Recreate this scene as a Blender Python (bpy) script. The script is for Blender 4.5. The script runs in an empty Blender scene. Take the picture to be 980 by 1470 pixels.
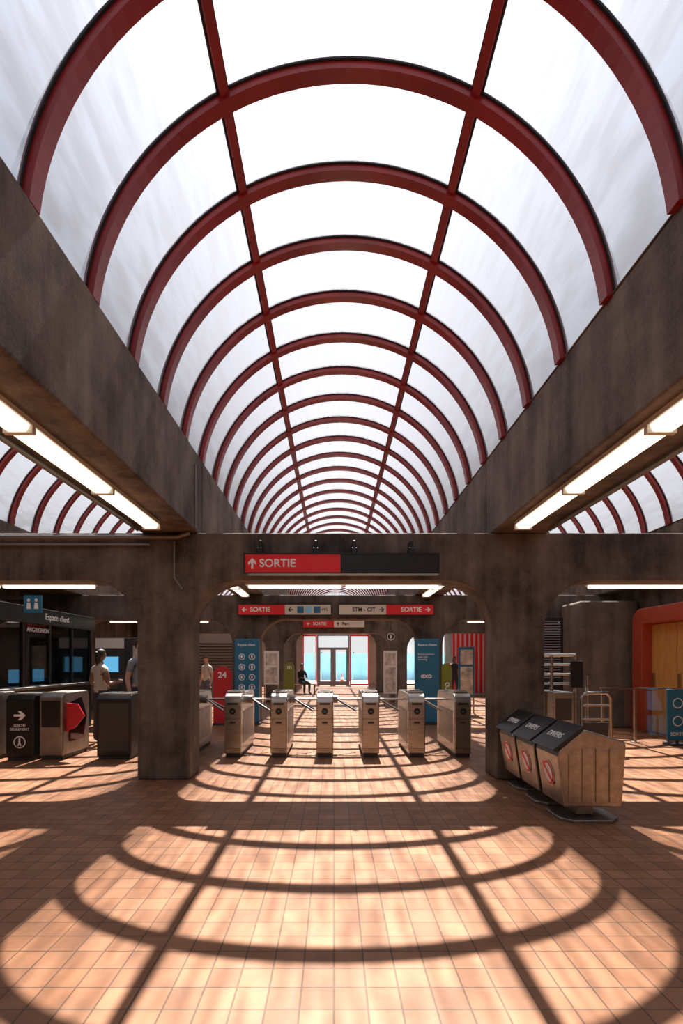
import bpy, bmesh, math, random
from mathutils import Vector, Matrix, Euler
random.seed(4)
S=bpy.context.scene
COL=S.collection
F=740.0
SUN_DIR=Vector((-.02,-1/1.696,-1)).normalized()   # direction the sunlight travels

# ------------------------------------------------------------------ materials
def newmat(name):
    m=bpy.data.materials.new(name); m.use_nodes=True
    nt=m.node_tree; nt.nodes.clear()
    o=nt.nodes.new('ShaderNodeOutputMaterial')
    return m,nt,o
def N(nt,t,**kw):
    n=nt.nodes.new(t)
    for k,v in kw.items(): setattr(n,k,v)
    return n
def pbr(name,col,rough=.5,metal=0,emis=None,estr=0,noise=0,nscale=8,bump=0,stretch=(1,1,1),spec=.5):
    m,nt,o=newmat(name)
    p=N(nt,'ShaderNodeBsdfPrincipled')
    p.inputs['Roughness'].default_value=rough; p.inputs['Metallic'].default_value=metal
    p.inputs['Specular IOR Level'].default_value=spec
    nt.links.new(p.outputs[0],o.inputs[0])
    c4=(*col,1)
    if noise>0:
        tc=N(nt,'ShaderNodeTexCoord'); mp=N(nt,'ShaderNodeMapping'); mp.inputs['Scale'].default_value=stretch
        nz=N(nt,'ShaderNodeTexNoise'); nz.inputs['Scale'].default_value=nscale; nz.inputs['Detail'].default_value=6
        nt.links.new(tc.outputs['Object'],mp.inputs[0]); nt.links.new(mp.outputs[0],nz.inputs['Vector'])
        r=N(nt,'ShaderNodeValToRGB')
        r.color_ramp.elements[0].position=.3; r.color_ramp.elements[1].position=.7
        r.color_ramp.elements[0].color=tuple(max(0,c*(1-noise)) for c in col)+(1,)
        r.color_ramp.elements[1].color=tuple(min(1,c*(1+noise)) for c in col)+(1,)
        nt.links.new(nz.outputs['Fac'],r.inputs[0]); nt.links.new(r.outputs[0],p.inputs['Base Color'])
        if bump:
            b=N(nt,'ShaderNodeBump'); b.inputs['Strength'].default_value=bump; b.inputs['Distance'].default_value=.02
            nt.links.new(nz.outputs['Fac'],b.inputs['Height']); nt.links.new(b.outputs[0],p.inputs['Normal'])
    else: p.inputs['Base Color'].default_value=c4
    if emis:
        p.inputs['Emission Color'].default_value=(*emis,1); p.inputs['Emission Strength'].default_value=estr
    return m

def concrete(name,c1,c2):
    m,nt,o=newmat(name); L=nt.links.new
    p=N(nt,'ShaderNodeBsdfPrincipled'); p.inputs['Roughness'].default_value=.8
    tc=N(nt,'ShaderNodeTexCoord')
    n1=N(nt,'ShaderNodeTexNoise'); n1.inputs['Scale'].default_value=1.2; n1.inputs['Detail'].default_value=10; n1.inputs['Roughness'].default_value=.72
    L(tc.outputs['Object'],n1.inputs['Vector'])
    mp=N(nt,'ShaderNodeMapping'); mp.inputs['Scale'].default_value=(2.4,2.4,.28)
    n2=N(nt,'ShaderNodeTexNoise'); n2.inputs['Scale'].default_value=1.6; n2.inputs['Detail'].default_value=8; n2.inputs['Roughness'].default_value=.6
    L(tc.outputs['Object'],mp.inputs[0]); L(mp.outputs[0],n2.inputs['Vector'])
    n3=N(nt,'ShaderNodeTexNoise'); n3.inputs['Scale'].default_value=60; n3.inputs['Detail'].default_value=4
    L(tc.outputs['Object'],n3.inputs['Vector'])
    h=N(nt,'ShaderNodeMath',operation='MULTIPLY'); h.inputs[1].default_value=.85; L(n2.outputs['Fac'],h.inputs[0])
    mx=N(nt,'ShaderNodeMath',operation='MULTIPLY_ADD'); L(n1.outputs['Fac'],mx.inputs[0]); mx.inputs[1].default_value=1.15; L(h.outputs[0],mx.inputs[2])
    m2=N(nt,'ShaderNodeMath',operation='MULTIPLY_ADD'); L(n3.outputs['Fac'],m2.inputs[0]); m2.inputs[1].default_value=.3; L(mx.outputs[0],m2.inputs[2])
    r=N(nt,'ShaderNodeMapRange'); r.inputs[1].default_value=.92; r.inputs[2].default_value=1.40; L(m2.outputs[0],r.inputs[0])
    mix=N(nt,'ShaderNodeMix',data_type='RGBA'); mix.inputs[6].default_value=(*c1,1); mix.inputs[7].default_value=(*c2,1)
    L(r.outputs[0],mix.inputs[0]); L(mix.outputs[2],p.inputs['Base Color'])
    b=N(nt,'ShaderNodeBump'); b.inputs['Strength'].default_value=.3; b.inputs['Distance'].default_value=.01
    L(m2.outputs[0],b.inputs['Height']); L(b.outputs[0],p.inputs['Normal'])
    L(p.outputs[0],o.inputs[0]); return m
M_conc=concrete('concrete_brown',(.033,.024,.019),(.205,.158,.124))
M_concl=concrete('concrete_light',(.10,.078,.062),(.25,.20,.165))

def tiles():
    m,nt,o=newmat('terracotta_tiles'); L=nt.links.new
    p=N(nt,'ShaderNodeBsdfPrincipled')
    tc=N(nt,'ShaderNodeTexCoord')
    br=N(nt,'ShaderNodeTexBrick'); br.offset=0; br.squash=1
    br.inputs['Scale'].default_value=1; br.inputs['Brick Width'].default_value=.148; br.inputs['Row Height'].default_value=.148
    br.inputs['Mortar Size'].default_value=.004; br.inputs['Mortar Smooth'].default_value=.2; br.inputs['Bias'].default_value=0
    br.inputs['Color1'].default_value=(.235,.097,.043,1); br.inputs['Color2'].default_value=(.325,.146,.070,1)
    br.inputs['Mortar'].default_value=(.105,.052,.028,1)
    L(tc.outputs['Object'],br.inputs['Vector'])
    nz=N(nt,'ShaderNodeTexNoise'); nz.inputs['Scale'].default_value=3.5; nz.inputs['Detail'].default_value=8; nz.inputs['Roughness'].default_value=.7
    L(tc.outputs['Object'],nz.inputs['Vector'])
    mr=N(nt,'ShaderNodeMapRange'); mr.inputs[1].default_value=.3; mr.inputs[2].default_value=.7; mr.inputs[3].default_value=.70; mr.inputs[4].default_value=1.12
    L(nz.outputs['Fac'],mr.inputs[0])
    mul=N(nt,'ShaderNodeMix',data_type='RGBA',blend_type='MULTIPLY'); mul.inputs[0].default_value=1
    L(br.outputs['Color'],mul.inputs[6]); L(mr.outputs[0],mul.inputs[7]); L(mul.outputs[2],p.inputs['Base Color'])
    r2=N(nt,'ShaderNodeMapRange'); r2.inputs[3].default_value=.62; r2.inputs[4].default_value=.36
    L(nz.outputs['Fac'],r2.inputs[0]); L(r2.outputs[0],p.inputs['Roughness'])
    p.inputs['Specular IOR Level'].default_value=.35
    b=N(nt,'ShaderNodeBump'); b.inputs['Strength'].default_value=.6; b.inputs['Distance'].default_value=.004; b.invert=True
    L(br.outputs['Fac'],b.inputs['Height'])
    b2=N(nt,'ShaderNodeBump'); b2.inputs['Strength'].default_value=.12; b2.inputs['Distance'].default_value=.01
    L(nz.outputs['Fac'],b2.inputs['Height']); L(b.outputs[0],b2.inputs['Normal']); L(b2.outputs[0],p.inputs['Normal'])
    L(p.outputs[0],o.inputs[0]); return m
M_tile=tiles()

# milky acrylic glazing: part clear, part diffusing; Beer-law attenuation at oblique incidence
def acrylic():
    m,nt,o=newmat('milky_acrylic'); L=nt.links.new
    g=N(nt,'ShaderNodeNewGeometry'); d=N(nt,'ShaderNodeVectorMath',operation='DOT_PRODUCT')
    L(g.outputs['Normal'],d.inputs[0]); L(g.outputs['Incoming'],d.inputs[1])
    a=N(nt,'ShaderNodeMath',operation='ABSOLUTE'); L(d.outputs['Value'],a.inputs[0])
    mxx=N(nt,'ShaderNodeMath',operation='MAXIMUM'); L(a.outputs[0],mxx.inputs[0]); mxx.inputs[1].default_value=.05
    dv=N(nt,'ShaderNodeMath',operation='DIVIDE'); dv.inputs[0].default_value=1; L(mxx.outputs[0],dv.inputs[1])
    pw=N(nt,'ShaderNodeMath',operation='POWER'); pw.inputs[0].default_value=.66; L(dv.outputs[0],pw.inputs[1])
    tc=N(nt,'ShaderNodeTexCoord'); mp=N(nt,'ShaderNodeMapping'); mp.inputs['Scale'].default_value=(10,1.0,1.0); mp.inputs['Rotation'].default_value=(0,0,.3)
    nz=N(nt,'ShaderNodeTexNoise'); nz.inputs['Scale'].default_value=1.8; nz.inputs['Detail'].default_value=2
    L(tc.outputs['Object'],mp.inputs[0]); L(mp.outputs[0],nz.inputs['Vector'])
    mr=N(nt,'ShaderNodeMapRange'); mr.inputs[1].default_value=.38; mr.inputs[2].default_value=.6; mr.inputs[3].default_value=.66; mr.inputs[4].default_value=1.2
    L(nz.outputs['Fac'],mr.inputs[0])
    ml=N(nt,'ShaderNodeMath',operation='MULTIPLY'); L(pw.outputs[0],ml.inputs[0]); L(mr.outputs[0],ml.inputs[1])
    t=N(nt,'ShaderNodeBsdfTransparent'); t.inputs[0].default_value=(1,1,1,1)
    tl=N(nt,'ShaderNodeBsdfTranslucent'); tl.inputs[0].default_value=(.185,.19,.215,1)
    gl=N(nt,'ShaderNodeBsdfDiffuse'); gl.inputs[0].default_value=(.3,.3,.34,1)
    m1=N(nt,'ShaderNodeMixShader'); m1.inputs[0].default_value=.2; L(tl.outputs[0],m1.inputs[1]); L(gl.outputs[0],m1.inputs[2])
    m2=N(nt,'ShaderNodeMixShader'); L(ml.outputs[0],m2.inputs[0]); L(m1.outputs[0],m2.inputs[1]); L(t.outputs[0],m2.inputs[2])
    L(m2.outputs[0],o.inputs[0]); return m
M_acr=acrylic()
def glass(name,tint=(.9,.95,.95),gloss=.12):
    m,nt,o=newmat(name); L=nt.links.new
    t=N(nt,'ShaderNodeBsdfTransparent'); t.inputs[0].default_value=(*tint,1)
    g=N(nt,'ShaderNodeBsdfGlossy'); g.inputs['Roughness'].default_value=.03
    m2=N(nt,'ShaderNodeMixShader'); m2.inputs[0].default_value=gloss
    L(t.outputs[0],m2.inputs[1]); L(g.outputs[0],m2.inputs[2]); L(m2.outputs[0],o.inputs[0]); return m
M_glass=glass('clear_glass',(.97,.98,.98),.08); M_dglass=glass('smoked_glass',(.5,.53,.55),.12); M_rglass=glass('red_glass',(.5,.08,.08),.12)
M_red=pbr('red_paint',(.235,.014,.012),.32,noise=.18,nscale=2.5)
M_redl=pbr('red_sign',(.85,.02,.03),.4)
M_redd=pbr('red_sign_dark',(.55,.02,.03),.4)
M_orange=pbr('red_orange_frame',(.42,.065,.028),.4,noise=.1)
M_gasket=pbr('black_gasket',(.012,.012,.014),.6)
M_black=pbr('black_panel',(.012,.012,.013),.35)
M_dark=pbr('dark_grey',(.04,.04,.042),.5)
M_white=pbr('white_panel',(.75,.75,.72),.5)
M_cream=pbr('cream_panel',(.8,.74,.58),.5)
M_blue=pbr('blue_sign',(.02,.17,.30),.4)
M_bluel=pbr('bright_blue_hoarding',(.30,.72,1.0),.5,noise=.15,nscale=1.2)
M_green=pbr('green_sign',(.22,.25,.03),.45)
M_wood=pbr('yellow_wood',(.66,.32,.08),.45,noise=.15,nscale=3,stretch=(12,12,1))
M_steel=pbr('brushed_steel',(.45,.43,.405),.28,metal=1,noise=.2,nscale=4,stretch=(1,1,14))
M_steelb=pbr('worn_steel',(.36,.335,.315),.30,metal=1,noise=.2,nscale=14,stretch=(1,1,1))
M_steeld=pbr('dull_steel',(.30,.28,.26),.42,metal=.9,noise=.2,nscale=8)
M_galv=pbr('galvanised_pipe',(.22,.2,.18),.5,metal=.6)
M_tube=pbr('fluorescent_tube',(1,1,1),.5,emis=(1,.91,.70),estr=1.6)
M_fix=pbr('fixture_white',(.6,.56,.5),.5)
M_wall=pbr('beige_wall',(.36,.29,.23),.7,noise=.15,nscale=1)
M_grey=pbr('grey_wall',(.25,.25,.26),.7)
M_text=pbr('white_lettering',(.92,.92,.92),.5)
M_btext=pbr('black_lettering',(.02,.02,.02),.5)
M_screen=pbr('lit_screen',(.1,.15,.2),.3,emis=(.12,.45,.75),estr=1.0)
M_paper=pbr('poster_paper',(.55,.5,.42),.6,noise=.5,nscale=6)
M_pave=pbr('outdoor_paving',(.7,.68,.65),.8,noise=.1)

# ------------------------------------------------------------------ builders
def grp(name,loc=(0,0,0),rz=0):
    e=bpy.data.objects.new(name,None); e.empty_display_size=.2; COL.objects.link(e)
    e.location=loc; e.rotation_euler=(0,0,rz); return e
def mk(name,vs,fs,mat,parent=None,smooth=False,bevel=0,recalc=True):
    me=bpy.data.meshes.new(name); me.from_pydata([tuple(v) for v in vs],[],fs); me.update()
    if recalc:
        bm=bmesh.new(); bm.from_mesh(me); bmesh.ops.recalc_face_normals(bm,faces=bm.faces); bm.to_mesh(me); bm.free()
    o=bpy.data.objects.new(name,me); COL.objects.link(o)
    if mat: me.materials.append(mat)
    if parent: o.parent=parent
    if smooth:
        for p in me.polygons: p.use_smooth=True
    if bevel:
        b=o.modifiers.new('bev','BEVEL'); b.width=bevel; b.segments=3; b.limit_method='ANGLE'
    return o
CUBEF=[(0,1,3,2),(4,6,7,5),(0,4,5,1),(2,3,7,6),(0,2,6,4),(1,5,7,3)]
def bx(x0,x1,y0,y1,z0,z1):
    return [(x,y,z) for x in (x0,x1) for y in (y0,y1) for z in (z0,z1)]
def box(name,x0,x1,y0,y1,z0,z1,mat,parent=None,bevel=0):
    return mk(name,bx(x0,x1,y0,y1,z0,z1),CUBEF,mat,parent,bevel=bevel)
def boxes(name,lst,mat,parent=None,bevel=0):
    vs=[];fs=[]
    for b in lst:
        n=len(vs); vs+=bx(*b); fs+=[tuple(i+n for i in f) for f in CUBEF]
    return mk(name,vs,fs,mat,parent,bevel=bevel)
def prism(name,pts,axis,a,b,mat,parent=None,bevel=0,smooth=False):
    def P(p,t):
        return {'X':(t,p[0],p[1]),'Y':(p[0],t,p[1]),'Z':(p[0],p[1],t)}[axis]
    n=len(pts); vs=[P(p,a) for p in pts]+[P(p,b) for p in pts]
    fs=[tuple(range(n)),tuple(range(2*n-1,n-1,-1))]+[(i,(i+1)%n,n+(i+1)%n,n+i) for i in range(n)]
    return mk(name,vs,fs,mat,parent,bevel=bevel)
def tube(name,pts,r,mat,parent=None,seg=10,cyc=False):
    cu=bpy.data.curves.new(name,'CURVE'); cu.dimensions='3D'; cu.bevel_depth=r; cu.bevel_resolution=3; cu.use_fill_caps=True
    s=cu.splines.new('POLY'); s.points.add(len(pts)-1)
    for p,q in zip(s.points,pts): p.co=(*q,1)
    s.use_cyclic_u=cyc
    o=bpy.data.objects.new(name,cu); COL.objects.link(o); cu.materials.append(mat)
    if parent: o.parent=parent
    return o
def disc(name,c,r,axis,th,mat,parent=None,seg=28,r_in=0):
    pts=[(math.cos(2*math.pi*i/seg)*r,math.sin(2*math.pi*i/seg)*r) for i in range(seg)]
    if axis=='X': return prism(name,[(c[1]+p[0],c[2]+p[1]) for p in pts],'X',c[0]-th/2,c[0]+th/2,mat,parent)
    if axis=='Y': return prism(name,[(c[0]+p[0],c[2]+p[1]) for p in pts],'Y',c[1]-th/2,c[1]+th/2,mat,parent)
    return prism(name,[(c[0]+p[0],c[1]+p[1]) for p in pts],'Z',c[2]-th/2,c[2]+th/2,mat,parent)
def text(name,s,loc,size,mat,parent=None,rot=(math.pi/2,0,0),align='LEFT',bold=0.0):
    cu=bpy.data.curves.new(name,'FONT'); cu.body=s; cu.size=size; cu.extrude=.002; cu.offset=bold
    cu.align_x=align; cu.align_y='CENTER'; cu.materials.append(mat)
    o=bpy.data.objects.new(name,cu); COL.objects.link(o); o.location=loc; o.rotation_euler=rot
    if parent: o.parent=parent
    return o
def arrow(name,c,s,d,mat,parent,y):
    base=[(-.1,-.5),(.1,-.5),(.1,.1),(.38,-.15),(.38,.12),(0,.5),(-.38,.12),(-.38,-.15),(-.1,.1)]
    ang={'U':0,'L':math.pi/2,'R':-math.pi/2}[d]
    pts=[(c[0]+s*(x*math.cos(ang)-z*math.sin(ang)),c[1]+s*(x*math.sin(ang)+z*math.cos(ang))) for x,z in base]
    return prism(name,pts,'Y',y-.003,y,mat,parent)

# ------------------------------------------------------------------ shell
YB=-3.0; YE=32.0
XC=.115
XL,XR=-7.3,6.85
mk('floor',[(XL-.3,YB-.3,0),(XR+.3,YB-.3,0),(XR+.3,YE+.2,0),(XL-.3,YE+.2,0)],[(0,1,2,3)],M_tile)
mk('exterior_ground',[(-40,YE+.2,-.02),(40,YE+.2,-.02),(40,80,-.02),(-40,80,-.02)],[(0,1,2,3)],M_pave)
box('wall_left',XL-.3,XL,YB,YE,0,4.12,M_conc)
box('wall_right',XR,XR+.3,YB,YE,0,4.12,M_conc)
box('wall_back',XL,XR,YB-.3,YB,0,4.12,M_conc)

def arcade(y0,zo=2.52,zt=3.12,th=.5):
    R=.62
    openings=[(-6.33,-2.48),(-1.82,2.05),(2.66,6.55)]
    pts=[(XL,0),(XL,zt),(XR,zt),(XR,0)]
    for a,b in reversed(openings):
        pts.append((b,0)); pts.append((b,zo-R))
        for i in range(1,10):
            t=i/10*math.pi/2; pts.append((b-R+R*math.cos(t),zo-R+R*math.sin(t)))
        pts.append((b-R,zo)); pts.append((a+R,zo))
        for i in range(1,10):
            t=math.pi/2+i/10*math.pi/2; pts.append((a+R+R*math.cos(t),zo-R+R*math.sin(t)))
        pts.append((a,zo-R)); pts.append((a,0))
    return prism('arched_concrete_wall',pts,'Y',y0,y0+th,M_conc,bevel=.025)
ARC=[6.5,12.6,18.7,24.8]
for y in ARC[:3]: arcade(y)
arcade(ARC[3],2.85,3.12)

BE=[(-7.3,-6.15),(-2.43,-1.72),(1.99,2.70),(6.43,6.85)]
for i,(a,b) in enumerate(BE):
    ycuts=[YB,6.74,12.84,18.94,25.04,YE]
    for y0,y1 in zip(ycuts[:-1],ycuts[1:]):
        box('concrete_roof_beam',a,b,y0+.006,y1-.006,3.121,4.12,M_conc,bevel=.02)

def vault(xc,y0n,y1n):
    g=grp('barrel_vault_skylight',(xc,0,3.89))
    Ro,Ri=1.93,1.845; th0=math.asin(.225/1.9); n=48
    A=[th0+(math.pi-2*th0)*i/n for i in range(n+1)]
    ys=[3.73+.768*(k-2) for k in range(y0n,y1n+1)]
    def sweep(name,ri,ro,wid,mat):
        vs=[];fs=[]
        for y in ys:
            b=len(vs)
            for t in A:
                c,s=math.cos(t),math.sin(t)
                for (r,w) in ((ri,-wid/2),(ro,-wid/2),(ro,wid/2),(ri,wid/2)): vs.append((r*c,y+w,r*s))
            for i in range(n):
                for j in range(4):
                    fs.append((b+i*4+j,b+i*4+(j+1)%4,b+i*4+4+(j+1)%4,b+i*4+4+j))
            fs.append((b,b+1,b+2,b+3)); fs.append((b+n*4+3,b+n*4+2,b+n*4+1,b+n*4))
        return mk(name,vs,fs,mat,g)
    sweep('ribs',Ri,Ro,.105,M_red)
    sweep('glazing_gaskets',1.895,1.908,.14,M_gasket)
    ya,yb=ys[0],ys[-1]; vs=[];fs=[]
    for t in A: vs+= [(1.903*math.cos(t),ya,1.903*math.sin(t)),(1.903*math.cos(t),yb,1.903*math.sin(t))]
    for i in range(n): fs.append((2*i,2*i+1,2*i+3,2*i+2))
    mk('glazing',vs,fs,M_acr,g,smooth=True)
    for k,ad in enumerate((90-28.5,90+28.5)):
        t=math.radians(ad); vs=[]
        er=Vector((math.cos(t),0,math.sin(t))); et=Vector((-math.sin(t),0,math.cos(t)))
        for y in (ya,yb):
            for r,w in ((1.865,-.032),(1.92,-.032),(1.92,.032),(1.865,.032)): vs.append(tuple(er*r+et*w+Vector((0,y,0))))
        mk('stringer_%d'%(k+1),vs,[(0,1,2,3),(7,6,5,4)]+[(i,(i+1)%4,4+(i+1)%4,4+i) for i in range(4)],M_red,g)
        vs=[]
        for y in (ya,yb):
            for r,w in ((1.895,-.047),(1.907,-.047),(1.907,.047),(1.895,.047)): vs.append(tuple(er*r+et*w+Vector((0,y,0))))
        mk('stringer_gasket_%d'%(k+1),vs,[(0,1,2,3),(7,6,5,4)]+[(i,(i+1)%4,4+(i+1)%4,4+i) for i in range(4)],M_gasket,g)
    for s in (-1,1):
        box('sill_rail',min(s*1.87,s*1.95),max(s*1.87,s*1.95),ya,yb,.231,.24,M_conc,g)
    for nm,y in (('gable_back',ya),('gable_front',yb)):
        pts=[(1.9*math.cos(t),1.9*math.sin(t)) for t in A]
        prism(nm,pts,'Y',y-.01,y+.01,M_acr,g)
    return g
for xc in (XC,XC-4.43,XC+4.43): vault(xc,-6,38)

# ------------------------------------------------------------------ fluorescent fixtures
def fluo(x,y0,y1,z,w=.2):
    g=grp('fluorescent_ceiling_light',(x,0,z))
    n=max(1,round((y1-y0)/1.25)); L=(y1-y0)/n
    box('housing',-w/2,w/2,y0,y1,-.035,0,M_fix,g)
    for i in range(n):
        a=y0+i*L+.02; b=y0+(i+1)*L-.02
        prism('diffuser_%d'%(i+1),[(-w/2+.01,-.036),(w/2-.01,-.036),(w/2-.035,-.085),(-w/2+.035,-.085)],'Y',a,b,M_tube,g,bevel=.01)
        box('end_cap_%d'%(i+1),-w/2,w/2,b,b+.04,-.09,-.03,M_fix,g)
for x in (-2.12,2.2):
    fluo(x,.95,6.0,3.12); fluo(x,7.3,12.3,3.12); fluo(x,13.4,18.4,3.12)
def fluox(x0,x1,y,z):
    g=grp('fluorescent_batten_light',(0,y,z))
    box('housing',x0,x1,-.06,.06,-.03,0,M_fix,g)
    n=max(1,round((x1-x0)/1.25)); L=(x1-x0)/n
    for i in range(n):
        box('tube_%d'%(i+1),x0+i*L+.03,x0+(i+1)*L-.03,-.035,.035,-.065,-.031,M_tube,g,bevel=.012)
fluox(-5.6,-3.1,6.75,2.519); fluox(3.3,5.9,6.75,2.519); fluox(-1.15,1.4,6.75,2.519)
fluox(-5.6,-3.1,12.85,2.519); fluox(3.3,5.9,12.85,2.519)

tube('electrical_conduit',[(-6.1,6.44,3.05),(-1.95,6.44,3.05),(-1.8,6.44,3.1)],.028,M_galv)
tube('electrical_conduit',[(-6.1,6.46,2.96),(-2.3,6.46,2.96)],.018,M_galv)
tube('electrical_conduit',[(-2.36,.0,3.085),(-2.36,6.2,3.085)],.022,M_galv)
tube('electrical_conduit',[(2.6,.0,3.085),(2.6,6.2,3.085)],.022,M_galv)
tube('electrical_conduit',[(-1.69,6.3,3.12),(-1.69,6.3,3.9)],.016,M_galv)
tube('electrical_conduit',[(-2.0,6.46,3.0),(-2.0,6.46,2.55),(-1.9,6.46,2.4)],.012,M_galv)

# ------------------------------------------------------------------ signs
def exit_sign_big():
    g=grp('hanging_exit_sign',(0,6.3,2.68))
    box('red_panel',-1.07,.08,-.07,.07,-.11,.11,M_redl,g)
    box('black_panel',.083,1.26,-.07,.07,-.11,.11,M_black,g)
    boxes('frame',[(-1.09,1.28,-.08,.08,.11,.125),(-1.09,1.28,-.08,.08,-.125,-.11),(-1.09,-1.07,-.08,.08,-.11,.11),(1.26,1.28,-.08,.08,-.11,.11)],M_black,g)
    text('lettering','SORTIE',(-.9,-.073,0),.135,M_text,g,bold=.003)
    arrow('arrow',(-.985,0),.13,'U',M_text,g,-.071)
    for i,x in enumerate((-.9,-.22,.25,.95)):
        boxes('bracket_%d'%(i+1),[(x-.035,x+.035,-.05,.2,.125,.2),(x-.02,x+.02,.0,.19,.2,.3)],M_black,g,bevel=.01)
exit_sign_big()
def sign_row():
    for x0,x1,kind in ((-2.3,-.07,0),(.13,2.40,1)):
        g=grp('platform_direction_sign',((x0+x1)/2,12.5,2.74)); w=(x1-x0)/2
        if kind==0: ra,rb,ca,cb=-w,0,0,w
        else: ra,rb,ca,cb=0,w,-w,0
        box('red_panel',ra,rb,-.06,.07,-.12,.12,M_redl,g); box('cream_panel',ca+.003,cb-.003,-.06,.07,-.12,.12,M_cream,g)
        boxes('frame',[(-w-.02,w+.02,-.07,.07,.12,.14),(-w-.02,w+.02,-.07,.07,-.14,-.12)],M_black,g)
        if kind==0:
            text('lettering','SORTIE',(ra+.28,-.063,0),.15,M_text,g,bold=.003); arrow('arrow',(ra+.14,0),.13,'L',M_text,g,-.061)
            arrow('arrow_2',(.14,0),.13,'L',M_btext,g,-.061)
            for i in range(3): box('pictogram_%d'%i,.3+i*.2,.46+i*.2,-.066,-.06,-.08,.08,M_blue if i!=1 else M_bluel,g)
            text('lettering_2','495',(.88,-.063,0),.11,M_btext,g)
        else:
            text('lettering','SORTIE',(.36,-.063,0),.15,M_text,g,bold=.003); arrow('arrow',(w-.13,0),.13,'R',M_text,g,-.061)
            text('lettering_2','STM - CIT',(-.82,-.063,0),.13,M_btext,g,bold=.003); arrow('arrow_2',(-.11,0),.13,'R',M_btext,g,-.061)
sign_row()
g=grp('hanging_exit_sign',(0,18.6,2.84))
box('red_panel',-1.1,0,-.06,.06,-.12,.12,M_redl,g); box('cream_panel',.003,1.1,-.06,.06,-.12,.12,M_cream,g)
text('lettering','SORTIE',(-.75,-.063,0),.15,M_text,g,bold=.003); arrow('arrow',(-.92,0),.13,'L',M_text,g,-.061)
text('lettering_2','Parc',(.3,-.063,0),.15,M_btext,g,bold=.003); arrow('arrow_2',(.15,0),.13,'U',M_btext,g,-.061)
box('bracket',-.5,.5,-.02,.1,.12,.16,M_black,g)

# ------------------------------------------------------------------ turnstiles
def turnstile(x,y=8.0,arms=True):
    g=grp('subway_turnstile',(x,y,0)); w=.13
    prof=[(0,.06),(0,.86),(.03,.95),(.10,.99),(1.25,.99),(1.33,.94),(1.36,.85),(1.36,.06)]
    prism('cabinet',prof,'X',-w,w,M_steel,g,bevel=.015)
    box('plinth',-w+.02,w-.02,.03,1.33,0,.065,M_dark,g)
    boxes('side_panel',[(-w-.004,-w,.15,1.2,.2,.72),(w,w+.004,.15,1.2,.2,.72)],M_steeld,g)
    box('reader_top',-w+.015,w-.015,.12,.5,.987,1.03,M_steel,g,bevel=.012)
    box('display',-w+.04,w-.04,.15,.3,1.031,1.036,M_black,g)
    box('face_slot',-w+.05,w-.05,-.006,.0,.82,.85,M_black,g)
    disc('round_reader',(0,-.006,.72),.05,'Y',.014,M_black,g)
    disc('round_light',(0,-.015,.72),.018,'Y',.006,M_blue,g)
    boxes('panel_seams',[(-w+.005,w-.005,-.003,.001,.60,.606),(-w+.005,w-.005,-.003,.001,.14,.146)],M_dark,g)
    box('ticket_slot',-.045,.045,-.01,.0,.53,.56,M_dark,g)
    if arms:
        disc('arm_hub',(w+.035,.7,.86),.07,'X',.08,M_steeld,g)
        for i,a in enumerate((0,120,240)):
            t=math.radians(a)
            d=Vector((.82,.45*math.sin(t),.04+.45*(math.cos(t)-1)*.75)) if a else Vector((.95,0,0))
            d=d.normalized()*.40
            p=Vector((w+.06,.7,.86)); tube('arm_%d'%(i+1),[p,p+d],.018,M_steel,g)
for i in range(6): turnstile(-1.57+i*.715,arms=(i<5))
turnstile(-2.34,8.0)
def gate_cab(x,y,w,wid_sign=True,mat=M_black):
    g=grp('accessible_gate_cabinet',(x,y,0))
    prof=[(0,.05),(0,.92),(.05,.985),(.55,.985),(.6,.93),(.6,.05)]
    prism('cabinet',prof,'X',-w/2,w/2,mat,g,bevel=.015)
    box('plinth',-w/2+.02,w/2-.02,.02,.58,0,.055,M_dark,g)
    box('steel_top',-w/2+.01,w/2-.01,.06,.54,.985,1.005,M_steel,g,bevel=.005)
    if wid_sign:
        arrow('arrow',(0,.68),.18,'R',M_text,g,-.002)
        text('lettering','SORTIE\nSEULEMENT',(0,-.004,.50),.055,M_text,g,align='CENTER')
        disc('no_entry_symbol',(0,-.004,.28),.09,'Y',.004,M_text,g); disc('no_entry_inner',(0,-.007,.28),.075,'Y',.004,M_black,g)
        disc('walker_head',(0,-.010,.325),.014,'Y',.004,M_text,g); prism('walker_body',[(-.03,.225),(-.012,.225),(0,.255),(.014,.225),(.03,.225),(.014,.275),(.016,.305),(-.014,.305),(-.012,.27)],'Y',-.012,-.008,M_text,g)
    else:
        box('door_line',-w/2+.04,w/2-.04,-.004,0,.12,.86,M_dark,g)
gate_cab(-3.35,7.85,.52,False)
gate_cab(-4.72,7.75,.42,True)
g=grp('accessible_gate_housing',(-4.22,7.8,0))
prism('cabinet',[(0,.06),(0,.95),(.06,1.02),(.80,1.02),(.85,.95),(.85,.06)],'X',-.24,.12,M_steeld,g,bevel=.02)
box('plinth',-.22,.1,.03,.8,0,.06,M_dark,g)
box('window',-.20,.08,-.006,0,.5,.9,M_black,g)
prism('gate_leaf',[(.2,.25),(.2,.85),(.55,.92),(.72,.6),(.6,.25)],'X',.125,.14,M_rglass,g)
prism('gate_leaf_front',[(.122,.42),(.122,.86),(.30,.84),(.40,.66),(.26,.48)],'Y',.10,.12,M_redd,g)
g=grp('accessible_gate_housing',(-5.25,7.0,0))
prism('cabinet',[(0,.06),(0,.95),(.06,1.02),(1.25,1.02),(1.3,.95),(1.3,.06)],'X',-.15,.15,M_steeld,g,bevel=.02)
box('plinth',-.13,.13,.03,1.25,0,.06,M_dark,g)
disc('round_reader',(0,-.006,.72),.06,'Y',.014,M_black,g)

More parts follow.
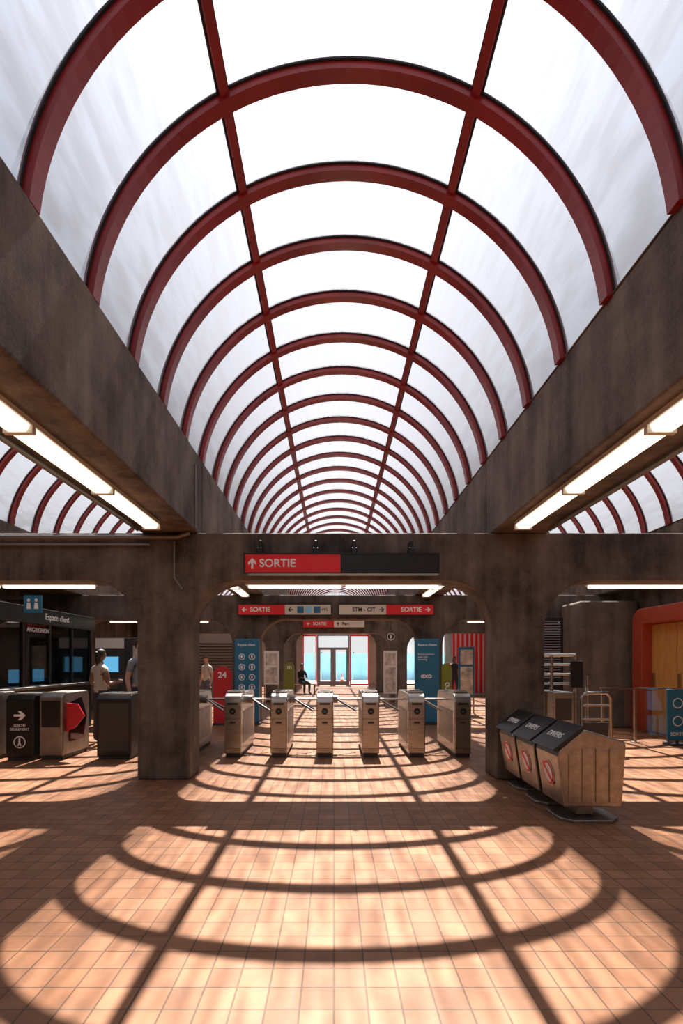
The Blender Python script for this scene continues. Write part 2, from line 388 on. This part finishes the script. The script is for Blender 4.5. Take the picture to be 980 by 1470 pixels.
# ------------------------------------------------------------------ bins
def bin_(y):
    g=grp('recycling_bin',(2.08,y,0)); D=.5
    body=[(.05,.15),(-.02,.62),(.0,.68),(.22,.86),(.26,.86),(.60,.76),(.62,.72),(.58,.15)]
    prism('body',body,'Y',0,D,M_steelb,g,bevel=.012)
    L=[]
    for i in range(4):
        x=.085+i*.125
        L.append((x,x+.10,-.010,0,.19,.69 if i else .64)); L.append((x,x+.10,D,D+.010,.19,.69 if i else .64))
    boxes('end_face_ribs',L,M_steelb,g,bevel=.004)
    nrm=Vector((-.18,0,.24)).normalized()
    def off(x,z,t): return (x+nrm.x*t,z+nrm.z*t)
    prism('lid',[off(-.03,.665,.0),off(.24,.88,0),off(.24,.88,.03),off(-.05,.655,.03)],'Y',-.01,D+.01,M_black,g,bevel=.006)
    ang=math.atan2(.215,.27)
    t=text('lettering','DIVERS',(0.085,D/2,.80),.095,M_text,g,align='CENTER')
    m=Matrix(((0,math.cos(ang),-math.sin(ang)),(-1,0,0),(0,math.sin(ang),math.cos(ang))))
    t.rotation_euler=m.to_euler(); t.location=(.09+nrm.x*.035,D/2,.76+nrm.z*.038)
    def fx(z): return .05+(-.07)*(z-.15)/.47
    for nm,r,o2,mt in (('label_ring',.125,.004,M_text),('label_red',.115,.007,M_redl),('label_disc',.092,.010,M_text)):
        vs=[(fx(.42+r*math.sin(a))-o2,D/2+r*math.cos(a),.42+r*math.sin(a)) for a in [2*math.pi*i/28 for i in range(28)]]
        mk(nm,vs,[tuple(range(28))],mt,g,recalc=False)
    vs=[(fx(.42+a*.09+b*.014)-.012,D/2+a*.09-b*.014,.42+a*.09+b*.014) for a,b in ((-1,-1),(-1,1),(1,1),(1,-1))]
    mk('label_bar',vs,[(0,1,2,3)],M_redl,g,recalc=False)
    box('pedestal',.24,.40,.16,D-.16,.03,.155,M_steeld,g,bevel=.01)
    base=[(.04,.1),(.14,.0),(.50,.0),(.60,.1),(.60,.38),(.50,.48),(.14,.48),(.04,.38)]
    prism('base_plate',base,'Z',0,.03,M_steeld,g,bevel=.008)
    return g
for y in (4.76,5.34,5.92): bin_(y)

# ------------------------------------------------------------------ kiosk (left)
g=grp('customer_service_kiosk',(0,0,0))
kx=-5.6
box('base_panel',kx-.06,kx,8.4,11.9,0,.98,M_dark,g)
box('counter',kx-.35,kx+.12,8.4,11.9,.98,1.03,M_steeld,g,bevel=.01)
box('front_base',-7.28,kx-.06,8.4,8.46,0,.98,M_dark,g)
box('window_glass',kx-.04,kx-.02,8.45,11.85,1.03,2.2,M_dglass,g)
box('end_glass',-7.28,kx-.06,8.42,8.44,1.0,2.2,M_dglass,g)
boxes('mullions',[(kx-.06,kx+.01,y-.03,y+.03,1.03,2.2) for y in (8.43,9.3,10.17,11.04,11.87)]+[(-6.6,-6.54,8.4,8.46,.98,2.2)],M_black,g)
box('fascia',-7.28,kx+.06,8.36,11.95,2.2,2.50,M_black,g,bevel=.01)
text('lettering','Espace client',(kx+.065,9.9,2.35),.17,M_text,g,rot=(math.pi/2,0,math.pi/2))
text('lettering_2','ANGRIGNON',(kx+.003,9.4,2.08),.12,M_text,g,rot=(math.pi/2,0,math.pi/2))
box('back_wall',-7.28,-7.2,8.5,11.9,.0,2.2,M_grey,g)
box('end_wall',-7.2,kx-.06,11.8,11.86,0,2.2,M_grey,g)
box('desk',-6.5,-6.0,8.9,11.2,0,.9,M_dark,g)
for i,y in enumerate((9.2,9.9,10.7)):
    box('monitor_%d'%i,-6.3,-6.26,y,y+.45,1.05,1.35,M_black,g); box('monitor_screen_%d'%i,-6.26,-6.255,y+.02,y+.43,1.07,1.33,M_screen,g); box('monitor_stand_%d'%i,-6.3,-6.2,y+.18,y+.26,.9,1.05,M_dark,g)
boxes('wall_posters',[(-6.9,-6.3,11.75,11.8,1.25,1.95),(-7.2,-7.17,9.0,9.7,1.4,1.9),(-7.2,-7.17,10.2,11.0,1.3,2.0)],M_paper,g)
boxes('posters',[(kx+.001,kx+.006,8.55,8.95,.35,.8),(kx+.001,kx+.006,11.1,11.5,.4,.85)],M_blue,g)
g=grp('ticket_vending_machine',(-5.2,11.98,0))
box('cabinet',-.33,.33,0,.58,0,2.05,M_dark,g,bevel=.02)
box('header',-.33,.33,-.02,.0,1.8,2.03,M_white,g)
box('screen',-.2,.2,-.015,0,1.25,1.6,M_screen,g); box('keypad',-.2,.2,-.02,0,.85,1.1,M_steel,g); box('tray',-.22,.22,-.05,0,.5,.65,M_steeld,g)
g=grp('ticket_vending_machine',(-4.45,12.0,0))
box('cabinet',-.3,.3,0,.5,0,2.05,M_dark,g,bevel=.02)
box('poster',-.22,.22,-.01,0,1.1,1.85,M_paper,g); box('slot',-.15,.15,-.02,0,.8,.95,M_steel,g)
g=grp('restroom_sign',(-4.85,8.32,2.42))
box('panel',-.14,.14,-.02,.02,-.14,.14,M_blue,g)
for i,x in enumerate((-.06,.06)):
    disc('pictogram_head_%d'%i,(x,-.023,.06),.025,'Y',.006,M_text,g); prism('pictogram_body_%d'%i,[(x-.035,-.08),(x+.035,-.08),(x+.025,.02),(x-.025,.02)],'Y',-.026,-.02,M_text,g)
box('hanger_arm',-.7,-.14,-.015,.015,.08,.12,M_black,g)

# ------------------------------------------------------------------ right side
g=grp('door_1',(XR,0,0))
def rrect(y0,y1,z1,R,n=8):
    p=[(y0,0)]
    for i in range(n+1):
        t=math.pi-i/n*math.pi/2; p.append((y0+R+R*math.cos(t),z1-R+R*math.sin(t)))
    for i in range(n+1):
        t=math.pi/2-i/n*math.pi/2; p.append((y1-R+R*math.cos(t),z1-R+R*math.sin(t)))
    p.append((y1,0)); return p
o_=rrect(7.4,11.3,2.62,.3); i_=rrect(7.75,10.95,2.28,.12)
prism('frame',o_+i_[::-1],'X',-.32,-.005,M_orange,g,bevel=.02)
for k,(a,b) in enumerate(((7.76,8.54),(8.56,9.34),(9.36,10.14),(10.16,10.94))):
    box('leaf_%d'%k,-.1,-.02,a,b,.01,2.27,M_wood,g,bevel=.006); box('handle_%d'%k,-.14,-.1,b-.12,b-.08,.95,1.25,M_steel,g)
box('concrete_pier',5.5,6.84,11.55,12.5,0,2.85,M_concl,bevel=.06)
g=grp('ventilation_louvre',(5.0,12.2,0))
boxes('slats',[(-.35,.35,-.04,.04,z/100,z/100+.03) for z in range(110,250,6)],M_grey,g)
boxes('frame',[(-.4,-.35,-.06,.06,0,2.52),(.35,.4,-.06,.06,0,2.52),(-.35,.35,-.06,.06,2.46,2.52),(-.35,.35,-.06,.06,0,1.1)],M_gasket,g)
box('back_plate',-.35,.35,.07,.1,0,2.52,M_gasket,g)

g=grp('glass_barrier',(0,9.5,0))
xs=[4.95,5.55,6.15,6.5]
for i,x in enumerate(xs):
    box('post_%d'%i,x-.02,x+.02,-.02,.02,0,.98,M_steel,g); box('foot_%d'%i,x-.06,x+.06,-.06,.06,0,.015,M_steeld,g)
for i in range(3): box('pane_%d'%i,xs[i]+.03,xs[i+1]-.03,-.006,.006,.08,.95,M_glass,g)
box('handrail',4.9,6.52,-.02,.02,.98,1.01,M_steel,g)
g=grp('blue_information_sign',(6.1,9.2,0))
box('panel',-.16,.2,-.02,.02,.08,1.0,M_blue,g,bevel=.01); box('foot',-.16,.2,-.12,.12,0,.03,M_dark,g); box('stem',0,.04,-.02,.02,.03,.08,M_dark,g)
for i in range(2):
    disc('pictogram_%d'%i,(.02,-.024,.75-i*.32),.09,'Y',.005,M_text,g); disc('pictogram_in_%d'%i,(.02,-.028,.75-i*.32),.075,'Y',.005,M_blue,g)
text('lettering','SORTIE',(.02,-.024,.2),.08,M_text,g,align='CENTER')

g=grp('steel_service_gate',(3.95,8.3,0))
box('cabinet',-.42,-.08,0,.7,.04,1.0,M_steel,g,bevel=.015); box('cabinet_plinth',-.4,-.1,.02,.68,0,.04,M_dark,g)
box('cabinet_panel',-.38,-.12,-.006,0,.55,.9,M_dark,g)
for i,(x,h) in enumerate(((-.46,1.6),(-.30,1.6),(.10,1.6),(.30,1.25))): tube('post_%d'%i,[(x,.35,0),(x,.35,h)],.028,M_steel,g)
tube('top_rail',[(-.46,.35,1.6),(.10,.35,1.6)],.026,M_steel,g)
for i,z in enumerate((1.12,1.28,1.44)): tube('rung_%d'%i,[(-.46,.35,z),(.10,.35,z)],.02,M_steel,g)
tube('loop_rail',[(.08,.1,0),(.08,.1,.9),(.14,.1,.98),(.5,.1,.98),(.56,.1,.9),(.56,.1,0)],.026,M_steel,g)
tube('loop_rail_mid',[(.08,.1,.55),(.56,.1,.55)],.018,M_steel,g); tube('loop_rail_mid_2',[(.08,.1,.78),(.56,.1,.78)],.018,M_steel,g)
box('infill',.12,.52,.09,.11,.1,.5,M_dark,g)
box('display_head',.0,.2,.28,.34,1.05,1.5,M_black,g,bevel=.01)

# ------------------------------------------------------------------ totems by second arcade
def totem(x,y,title,lines):
    g=grp('information_totem',(x,y,0))
    box('panel',-.29,.29,-.05,.05,.05,2.02,M_blue,g,bevel=.015); box('foot',-.33,.33,-.14,.14,0,.05,M_dark,g)
    text('lettering',title,(-.22,-.053,1.88),.08,M_text,g,bold=.001)
    if lines:
        for r in range(4):
            for c in range(2): disc('pictogram_%d_%d'%(r,c),(-.12+c*.24,-.052,1.6-r*.24),.075,'Y',.006,M_text,g); disc('pictogram_in_%d_%d'%(r,c),(-.12+c*.24,-.056,1.6-r*.24),.058,'Y',.006,M_blue,g); box('pictogram_bar_%d_%d'%(r,c),-.14+c*.24,-.10+c*.24,-.062,-.059,1.565-r*.24,1.635-r*.24,M_text,g)
    else:
        text('lettering_2','Embarquement\nquai train\nboarding',(-.22,-.053,1.60),.062,M_text,g)
        text('lettering_3','exo',(-.15,-.053,1.15),.17,M_text,g,bold=.004)
totem(-2.05,12.2,'Espace client',True); totem(2.2,12.2,'Espace clients',False)
def disc_totem(name,x,y,mat,txt,h,w,rot=False,ts=.22):
    g=grp(name,(x,y,0))
    pts=[(-w/2,.05),(w/2,.05),(w/2,h-w/2)]+[(w/2*math.cos(t*math.pi/12),h-w/2+w/2*math.sin(t*math.pi/12)) for t in range(1,12)]+[(-w/2,h-w/2)]
    prism('panel',pts,'Y',-.04,.04,mat,g); box('foot',-w/2,w/2,-.12,.12,0,.05,M_dark,g)
    if rot: text('lettering',txt,(0,-.045,h*.5),ts,M_text,g,rot=Matrix(((0,-1,0),(0,0,-1),(1,0,0))).to_euler(),align='CENTER',bold=.002)
    else: text('lettering',txt,(0,-.045,h-w*.5),ts,M_text,g,align='CENTER',bold=.004)
disc_totem('opening_hours_sign',-2.61,12.1,M_redd,'24',1.38,.42,ts=.2)
disc_totem('metro_sign',2.67,12.25,M_green,'métro',1.45,.24,True,ts=.22)
disc_totem('metro_symbol_sign',-1.58,18.4,M_green,'m',1.45,.34)
def board(x,y,w,h0,h1,mat,name='notice_board'):
    g=grp(name,(x,y,0))
    box('panel',-w/2,w/2,-.03,.03,h0,h1,mat,g); boxes('legs',[(-w/2,-w/2+.04,-.02,.02,0,h0),(w/2-.04,w/2,-.02,.02,0,h0)],M_steel,g)
    boxes('foot',[(-w/2-.02,-w/2+.06,-.15,.15,0,.02),(w/2-.06,w/2+.02,-.15,.15,0,.02)],M_steel,g)
    if h1-h0>.7: boxes('sheets',[(-w/2+.05,w/2-.05,-.036,-.03,h1-.5,h1-.08),(-w/2+.05,w/2-.05,-.036,-.03,h0+.06,h1-.56)],M_paper,g)
board(-2.13,17.6,.5,.7,1.85,M_white); board(1.9,17.4,.45,.4,1.85,M_white)
g=grp('round_information_sign',(1.98,17.9,2.35)); disc('disc',(0,0,0),.13,'Y',.03,M_text,g); disc('disc_inner',(0,-.014,0),.11,'Y',.01,M_black,g); text('lettering','i',(0,-.025,0),.2,M_text,g,align='CENTER',bold=.008); box('hanger',-.01,.01,-.01,.01,.13,.75,M_black,g)
board(3.75,14.6,.45,.5,1.9,M_blue,'blue_notice_board')

def bench(x,y,w=1.6):
    g=grp('waiting_bench',(x,y,0))
    boxes('seat',[(-w/2,w/2,-.2+i*.14,-.09+i*.14,.41,.44) for i in range(3)],M_wood,g); boxes('legs',[(-w/2+.1,-w/2+.16,-.16,.16,0,.41),(w/2-.16,w/2-.1,-.16,.16,0,.41)],M_dark,g)
bench(-1.35,23.3,1.2)

# ------------------------------------------------------------------ far end
boxes('wall_front',[(XL,-1.95,YE,YE+.25,0,4.12),(-1.95,2.2,YE,YE+.25,3.15,4.12),(2.2,2.9,YE,YE+.25,0,4.12),(2.9,XR,YE,YE+.25,3.15,4.12)],M_wall)
g=grp('door_2',(0,YE,0))
boxes('frame',[(-1.05,-.97,-.02,.1,0,3.14),(.9,.98,-.02,.1,0,3.14),(-.97,.9,-.02,.1,2.2,2.34),(-.97,.9,-.02,.1,3.06,3.14),(-.08,.0,-.02,.1,0,2.2),(-.97,-.84,-.02,.08,0,2.2),(.77,.9,-.02,.08,0,2.2),(-.84,-.08,-.02,.08,0,.25),(0,.77,-.02,.08,0,.25),(-.2,-.08,-.02,.08,.25,2.2),(0,.12,-.02,.08,.25,2.2)],M_grey,g)
box('glass',-.96,.89,.03,.045,.1,3.1,M_glass,g)
boxes('handle',[(-.17,-.14,-.08,-.05,.8,1.4),(.06,.09,-.08,-.05,.8,1.4)],M_steel,g)
for nm,a,b in (('window_1',-1.94,-1.06),('window_2',.99,2.19)):
    g=grp(nm,(0,YE,0))
    boxes('frame',[(a,a+.08,0,.1,0,3.14),(b-.08,b,0,.1,0,3.14),(a+.08,b-.08,0,.1,3.04,3.14),(a+.08,b-.08,0,.1,0,.1)],M_redl,g)
    box('glass',a+.08,b-.08,.04,.05,.1,3.04,M_glass,g)
g=grp('window_3',(0,YE,0))
boxes('frame',[(x,x+.08,0,.1,0,3.14) for x in (2.91,4.1,5.3,6.5)]+[(2.99,6.5,0,.1,3.04,3.14),(2.99,6.5,0,.1,0,.1)],M_dark,g)
box('glass',2.99,6.5,.04,.05,.1,3.04,M_glass,g)
g=grp('construction_hoarding',(0,40,0))
boxes('panels',[(-16+i*1.25,-16+i*1.25+1.23,0,.05,0,2.1) for i in range(27)],M_bluel,g)
boxes('posts',[(-16.01+i*2.5,-15.94+i*2.5,.05,.12,0,2.2) for i in range(14)],M_dark,g)
g=grp('traffic_cone',(.55,34.5,-.02)); 
boxes('base',[(-.18,.18,-.18,.18,0,.04)],M_orange,g)
def cone(nm,z0,z1,r0,r1,mat,par):
    vs=[(r*math.cos(2*math.pi*i/20),r*math.sin(2*math.pi*i/20),z) for z,r in ((z0,r0),(z1,r1)) for i in range(20)]
    mk(nm,vs,[tuple(range(20)),tuple(range(39,19,-1))]+[(i,(i+1)%20,20+(i+1)%20,20+i) for i in range(20)],mat,par,smooth=True)
cone('lower',.04,.3,.15,.095,M_orange,g); cone('band',.3,.45,.095,.065,M_white,g); cone('tip',.45,.7,.065,.02,M_orange,g)
g=grp('corrugated_red_partition',(0,22.6,0))
boxes('panels',[(5.2+i*.2,5.2+i*.2+.10,-.02,.06,.1,2.8) for i in range(8)],M_redl,g)
box('backing',5.2,6.84,.06,.1,0,2.8,M_white,g)
g=grp('interior_partition',(0,21.5,0))
box('panel',-7.25,-3.4,0,.1,0,3.1,M_wall,g)
boxes('window_grille',[(-6.1,-4.2,-.03,0,1.0+i*.12,1.03+i*.12) for i in range(11)]+[(-6.15,-6.1,-.03,0,.95,2.35),(-4.2,-4.15,-.03,0,.95,2.35)],M_black,g)
box('door_panel',-4.0,-3.55,-.03,0,0,2.2,M_dark,g)

# ------------------------------------------------------------------ people
def seg_d(p,a,b):
    ab=b-a; t=max(0,min(1,(p-a).dot(ab)/max(1e-9,ab.length_squared))); return (p-(a+ab*t)).length
def skinned(name,V,E,R,roots,mats,labels,parent,sub=2):
    me=bpy.data.meshes.new(name); me.from_pydata(V,E,[]); me.update()
    o=bpy.data.objects.new(name,me); COL.objects.link(o)
    sk=o.modifiers.new('skin','SKIN'); sk.use_smooth_shade=True
    for i,v in enumerate(me.skin_vertices[0].data):
        r=R[i]; v.radius=r if isinstance(r,tuple) else (r,r); v.use_root=(i in roots)
    ss=o.modifiers.new('sub','SUBSURF'); ss.levels=sub; ss.render_levels=sub
    dg=bpy.context.evaluated_depsgraph_get(); dg.update()
    nm=bpy.data.meshes.new_from_object(o.evaluated_get(dg)); nm.name=name
    bpy.data.objects.remove(o)
    o=bpy.data.objects.new(name,nm); COL.objects.link(o); o.parent=parent
    nm.materials.clear()
    for m in mats: nm.materials.append(m)
    VV=[Vector(v) for v in V]
    for p in nm.polygons:
        p.use_smooth=True
        if labels:
            c=p.center; best=min(range(len(E)),key=lambda k:seg_d(c,VV[E[k][0]],VV[E[k][1]])-.5*(min(R[E[k][0]],R[E[k][1]]) if not isinstance(R[E[k][0]],tuple) and not isinstance(R[E[k][1]],tuple) else .1))
            p.material_index=labels[best]
    return o
SKIN1=pbr('skin_light',(.55,.33,.23),.5); SKIN2=pbr('skin_brown',(.22,.11,.065),.5)
HAIRD=pbr('hair_dark',(.02,.012,.008),.5); HAIRB=pbr('hair_brown',(.07,.035,.02),.5)
EYEW=pbr('eye_white',(.8,.8,.8),.3); LIP=pbr('lips',(.35,.1,.09),.5)
def person(loc,rz,h=1.7,pose='stand',shirt=(.6,.55,.48),pants=(.03,.03,.04),skin=SKIN1,hair=HAIRB,longhair=True,sleeve=True,armL=None,armR=None,stride=0,headturn=0,name='person'):
    g=grp(name,loc,rz); s=h/1.72; g.scale=(s,s,s)
    ms=pbr('shirt',shirt,.8,noise=.1); mp=pbr('trousers',pants,.8,noise=.1); mb=pbr('shoes',(.03,.025,.02),.5)
    mats=[skin,ms,mp,mb]
    V=[];E=[];R=[];Lb=[]
    def v(p,r): V.append(tuple(p)); R.append(r); return len(V)-1
    def e(a,b,l): E.append((a,b)); Lb.append(l)
    sit=pose=='sit'; pz=.57 if sit else .95
    def up(x,y,z): return (x,y,z+pz-.95)
    pel=v(up(0,0,.95),(.155,.115)); wa=v(up(0,-.005,1.09),(.125,.09)); ch=v(up(0,-.005,1.27),(.150,.105)); nb=v(up(0,.01,1.43),(.085,.07)); nt=v(up(0,0,1.52),.052); hd=v(up(0,-.01,1.58),.06)
    e(pel,wa,1); e(wa,ch,1); e(ch,nb,1); e(nb,nt,0); e(nt,hd,0)
    hands=[]
    for sd,arm in ((-1,armL),(1,armR)):
        sh=v(up(sd*.165,.01,1.385),.062)
        el,wr=arm if arm else ((sd*.225,.03,1.11),(sd*.235,-.05,.86))
        el=Vector(up(*el)); wr=Vector(up(*wr))
        ua=v((Vector(V[sh])*.5+el*.5),.050)
        eli=v(el,.040); fa=v(el*.6+wr*.4,.037); wri=v(wr,.026)
        e(nb,sh,1); e(sh,ua,1 if sleeve is not None else 0); e(ua,eli,1 if sleeve=='long' else 0); e(eli,fa,1 if sleeve=='long' else 0); e(fa,wri,0)
        hands.append((wr,(wr-el).normalized(),sd))
        if sit:
            hp=v((sd*.10,-.04,.56),.098); kn=v((sd*.13,-.44,.52),.068); cf=v((sd*.13,-.44,.34),.058); an=v((sd*.13,-.42,.09),.040); to=v((sd*.14,-.58,.04),(.042,.032))
        else:
            ty=sd*stride
            hp=v((sd*.095,0,.86),.100); kn=v((sd*.10,-.02-ty*.5,.50),.066); cf=v((sd*.10,.01-ty*.85,.33),.058); an=v((sd*.10,.03-ty,.09),.040); to=v((sd*.12,-.13-ty,.04),(.042,.03))
        e(pel,hp,2); e(hp,kn,2); e(kn,cf,2); e(cf,an,2); e(an,to,3)
    skinned('body',V,E,R,{0},mats,Lb,g)
    for wr,d,sd in hands:
        HV=[];HE=[];HR=[];roots=set()
        up_=Vector((0,-1,0)) if abs(d.y)<.8 else Vector((0,0,1))
        side=(up_-d*up_.dot(d)).normalized()
        nr=d.cross(side).normalized()
        def a(p,r): HV.append(tuple(p)); HR.append(r); return len(HV)-1
        p0=a(wr-d*.01,.022); roots.add(p0); p1=a(wr+d*.035,(.034,.018)); p2=a(wr+d*.08,(.036,.016)); HE+=[(p0,p1),(p1,p2)]
        curl=nr*(-sd)
        for k,L in enumerate((.072,.08,.074,.058)):
            of=side*(.027-k*.018); b=wr+d*.075+of
            q=[a(b,.0095)]; roots.add(q[0]); q.append(a(b+d*L*.45+curl*.006,.009)); q.append(a(b+d*L*.75+curl*.02,.008)); q.append(a(b+d*L*.92+curl*.036,.007))
            HE+=[(q[i],q[i+1]) for i in range(3)]
        b=wr+d*.03+side*.022; q=[a(b,.012)]; roots.add(q[0]); q.append(a(b+d*.025+side*.025+curl*.008,.011)); q.append(a(b+d*.055+side*.034+curl*.018,.009)); HE+=[(q[0],q[1]),(q[1],q[2])]
        skinned('hand_left' if sd<0 else 'hand_right',HV,HE,HR,roots,[skin],None,g,1)
    hc=Vector(up(0,-.02,1.645)); hg=bpy.data.objects.new('head_pivot',None); COL.objects.link(hg); hg.parent=g; hg.location=hc; hg.rotation_euler=(0,0,headturn)
    bm=bmesh.new(); bmesh.ops.create_uvsphere(bm,u_segments=32,v_segments=24,radius=1)
    for w in bm.verts:
        x,y,z=w.co; jaw=1-.30*max(0,-z)**1.3
        X=x*.073*jaw; Y=y*.092*(1-.12*max(0,-z)); Z=z*.112
        if y<0:
            nose=math.exp(-((x/.13)**2+((z+.12)/.20)**2)); Y-=.020*nose
            Y-=.006*math.exp(-((x/.25)**2+((z+.52)/.12)**2)); Y-=.008*math.exp(-((x/.28)**2+((z+.85)/.15)**2))
            for ex in (-.42,.42): Y+=.010*math.exp(-(((x-ex)/.16)**2+((z-.03)/.10)**2))
        w.co=(X,Y,Z)
    me=bpy.data.meshes.new('head'); bm.to_mesh(me); bm.free(); me.materials.append(skin)
    for p in me.polygons: p.use_smooth=True
    ho=bpy.data.objects.new('head',me); COL.objects.link(ho); ho.parent=hg
    def ell(nm,c,r,mat):
        b2=bmesh.new(); bmesh.ops.create_uvsphere(b2,u_segments=12,v_segments=8,radius=1)
        for w in b2.verts: w.co=(c[0]+w.co.x*r[0],c[1]+w.co.y*r[1],c[2]+w.co.z*r[2])
        m3=bpy.data.meshes.new(nm); b2.to_mesh(m3); b2.free(); m3.materials.append(mat)
        for p in m3.polygons: p.use_smooth=True
        q=bpy.data.objects.new(nm,m3); COL.objects.link(q); q.parent=hg
    for sx in (-1,1):
        ell('eye',(sx*.030,-.076,.003),(.012,.008,.007),EYEW); ell('pupil',(sx*.030,-.084,.003),(.005,.003,.005),HAIRD)
        ell('eyebrow',(sx*.030,-.085,.022),(.016,.004,.003),hair); ell('ear',(sx*.073,.008,-.005),(.010,.018,.030),skin)
    ell('mouth',(0,-.086,-.055),(.022,.006,.006),LIP)
    bm=bmesh.new(); bmesh.ops.create_uvsphere(bm,u_segments=28,v_segments=20,radius=1)
    kill=[w for w in bm.verts if (w.co.y<-.15 and w.co.z<.45) or w.co.z<-.45]
    bmesh.ops.delete(bm,geom=kill,context='VERTS')
    for w in bm.verts: w.co=(w.co.x*.083,w.co.y*.102+.004,w.co.z*.122+.004)
    bmesh.ops.solidify(bm,geom=bm.faces[:],thickness=.006)
    me=bpy.data.meshes.new('hair'); bm.to_mesh(me); bm.free(); me.materials.append(hair)
    for p in me.polygons: p.use_smooth=True
    q=bpy.data.objects.new('hair',me); COL.objects.link(q); q.parent=hg
    if longhair: ell('hair_back',(0,.07,-.06),(.068,.045,.13),hair); ell('hair_bun',(0,.10,.03),(.04,.035,.04),hair)
    return g
person((-4.26,9.4,0),math.radians(150),1.68,shirt=(.50,.42,.34),pants=(.035,.03,.035),skin=SKIN2,hair=HAIRD,sleeve=None,
       armL=((-.23,.0,1.12),(-.17,-.22,1.14)),armR=((.24,.02,1.12),(.19,-.2,1.05)),name='woman_at_kiosk')
person((-3.32,8.85,0),math.radians(60),1.84,shirt=(.25,.27,.3),pants=(.03,.035,.06),longhair=False,hair=HAIRD,name='man_behind_gate')
person((-3.95,16.0,0),math.radians(-30),1.62,shirt=(.55,.5,.45),pants=(.1,.1,.14),longhair=False,hair=HAIRB,stride=.16,name='walking_man')
wb=person((5.0,21.4,0),math.radians(20),1.66,shirt=(.03,.03,.04),pants=(.04,.04,.06),skin=SKIN2,hair=HAIRD,longhair=True,stride=.1,name='woman_with_bag')
person((-1.45,23.33,0),math.radians(35),1.72,pose='sit',shirt=(.015,.015,.02),pants=(.02,.02,.025),skin=SKIN2,hair=HAIRD,longhair=False,sleeve='long',
       armL=((-.22,-.08,1.12),(-.09,-.30,1.12)),armR=((.22,-.08,1.12),(.09,-.30,1.12)),name='seated_passenger')
box('bag_pouch',-.34,-.22,-.12,.16,.68,.94,M_redl,wb,bevel=.02); tube('bag_strap',[(-.27,-.10,.93),(-.20,-.06,1.38),(-.17,.02,1.44),(-.2,.1,1.38),(-.27,.14,.93)],.01,M_redl,wb)

# ------------------------------------------------------------------ light / world / camera
w=bpy.data.worlds.new('sky'); S.world=w; w.use_nodes=True; nt=w.node_tree; nt.nodes.clear()
out=nt.nodes.new('ShaderNodeOutputWorld'); bg=nt.nodes.new('ShaderNodeBackground')
tc=nt.nodes.new('ShaderNodeTexCoord'); sp=nt.nodes.new('ShaderNodeSeparateXYZ'); cr=nt.nodes.new('ShaderNodeValToRGB')
cr.color_ramp.elements[0].color=(1,1,1,1); cr.color_ramp.elements[1].color=(.38,.45,.60,1); cr.color_ramp.elements[1].position=.7
nt.links.new(tc.outputs['Generated'],sp.inputs[0]); nt.links.new(sp.outputs['Z'],cr.inputs[0])
# bright aureole of hazy sky around the sun
dt=N(nt,'ShaderNodeVectorMath',operation='DOT_PRODUCT'); dt.inputs[1].default_value=tuple(-SUN_DIR); nt.links.new(tc.outputs['Generated'],dt.inputs[0])
mx=N(nt,'ShaderNodeMath',operation='MAXIMUM'); mx.inputs[1].default_value=0; nt.links.new(dt.outputs['Value'],mx.inputs[0])
pw=N(nt,'ShaderNodeMath',operation='POWER'); pw.inputs[1].default_value=10; nt.links.new(mx.outputs[0],pw.inputs[0])
ml=N(nt,'ShaderNodeMath',operation='MULTIPLY'); ml.inputs[1].default_value=1.3; nt.links.new(pw.outputs[0],ml.inputs[0])
ad=N(nt,'ShaderNodeMix',data_type='RGBA',blend_type='ADD'); ad.inputs[0].default_value=1
nt.links.new(cr.outputs[0],ad.inputs[6]); nt.links.new(ml.outputs[0],ad.inputs[7]); nt.links.new(ad.outputs[2],bg.inputs[0]); bg.inputs[1].default_value=1.0
ad.clamp_result=False
nt.links.new(bg.outputs[0],out.inputs[0])
sl=bpy.data.lights.new('sun','SUN'); sl.energy=24; sl.angle=.0093; sl.color=(1,.94,.86)
so=bpy.data.objects.new('sun',sl); COL.objects.link(so); so.location=(0,20,30)
so.rotation_euler=SUN_DIR.to_track_quat('-Z','Y').to_euler()

cam=bpy.data.cameras.new('camera'); co=bpy.data.objects.new('camera',cam); COL.objects.link(co)
co.location=(0,0,1.5); co.rotation_euler=(math.pi/2,0,0)
cam.sensor_fit='VERTICAL'; cam.sensor_height=36; cam.lens=F/1470*36
cam.shift_y=214/1470; cam.shift_x=11/1470; cam.clip_start=.05; cam.clip_end=300
S.camera=co
S.view_settings.view_transform='Standard'
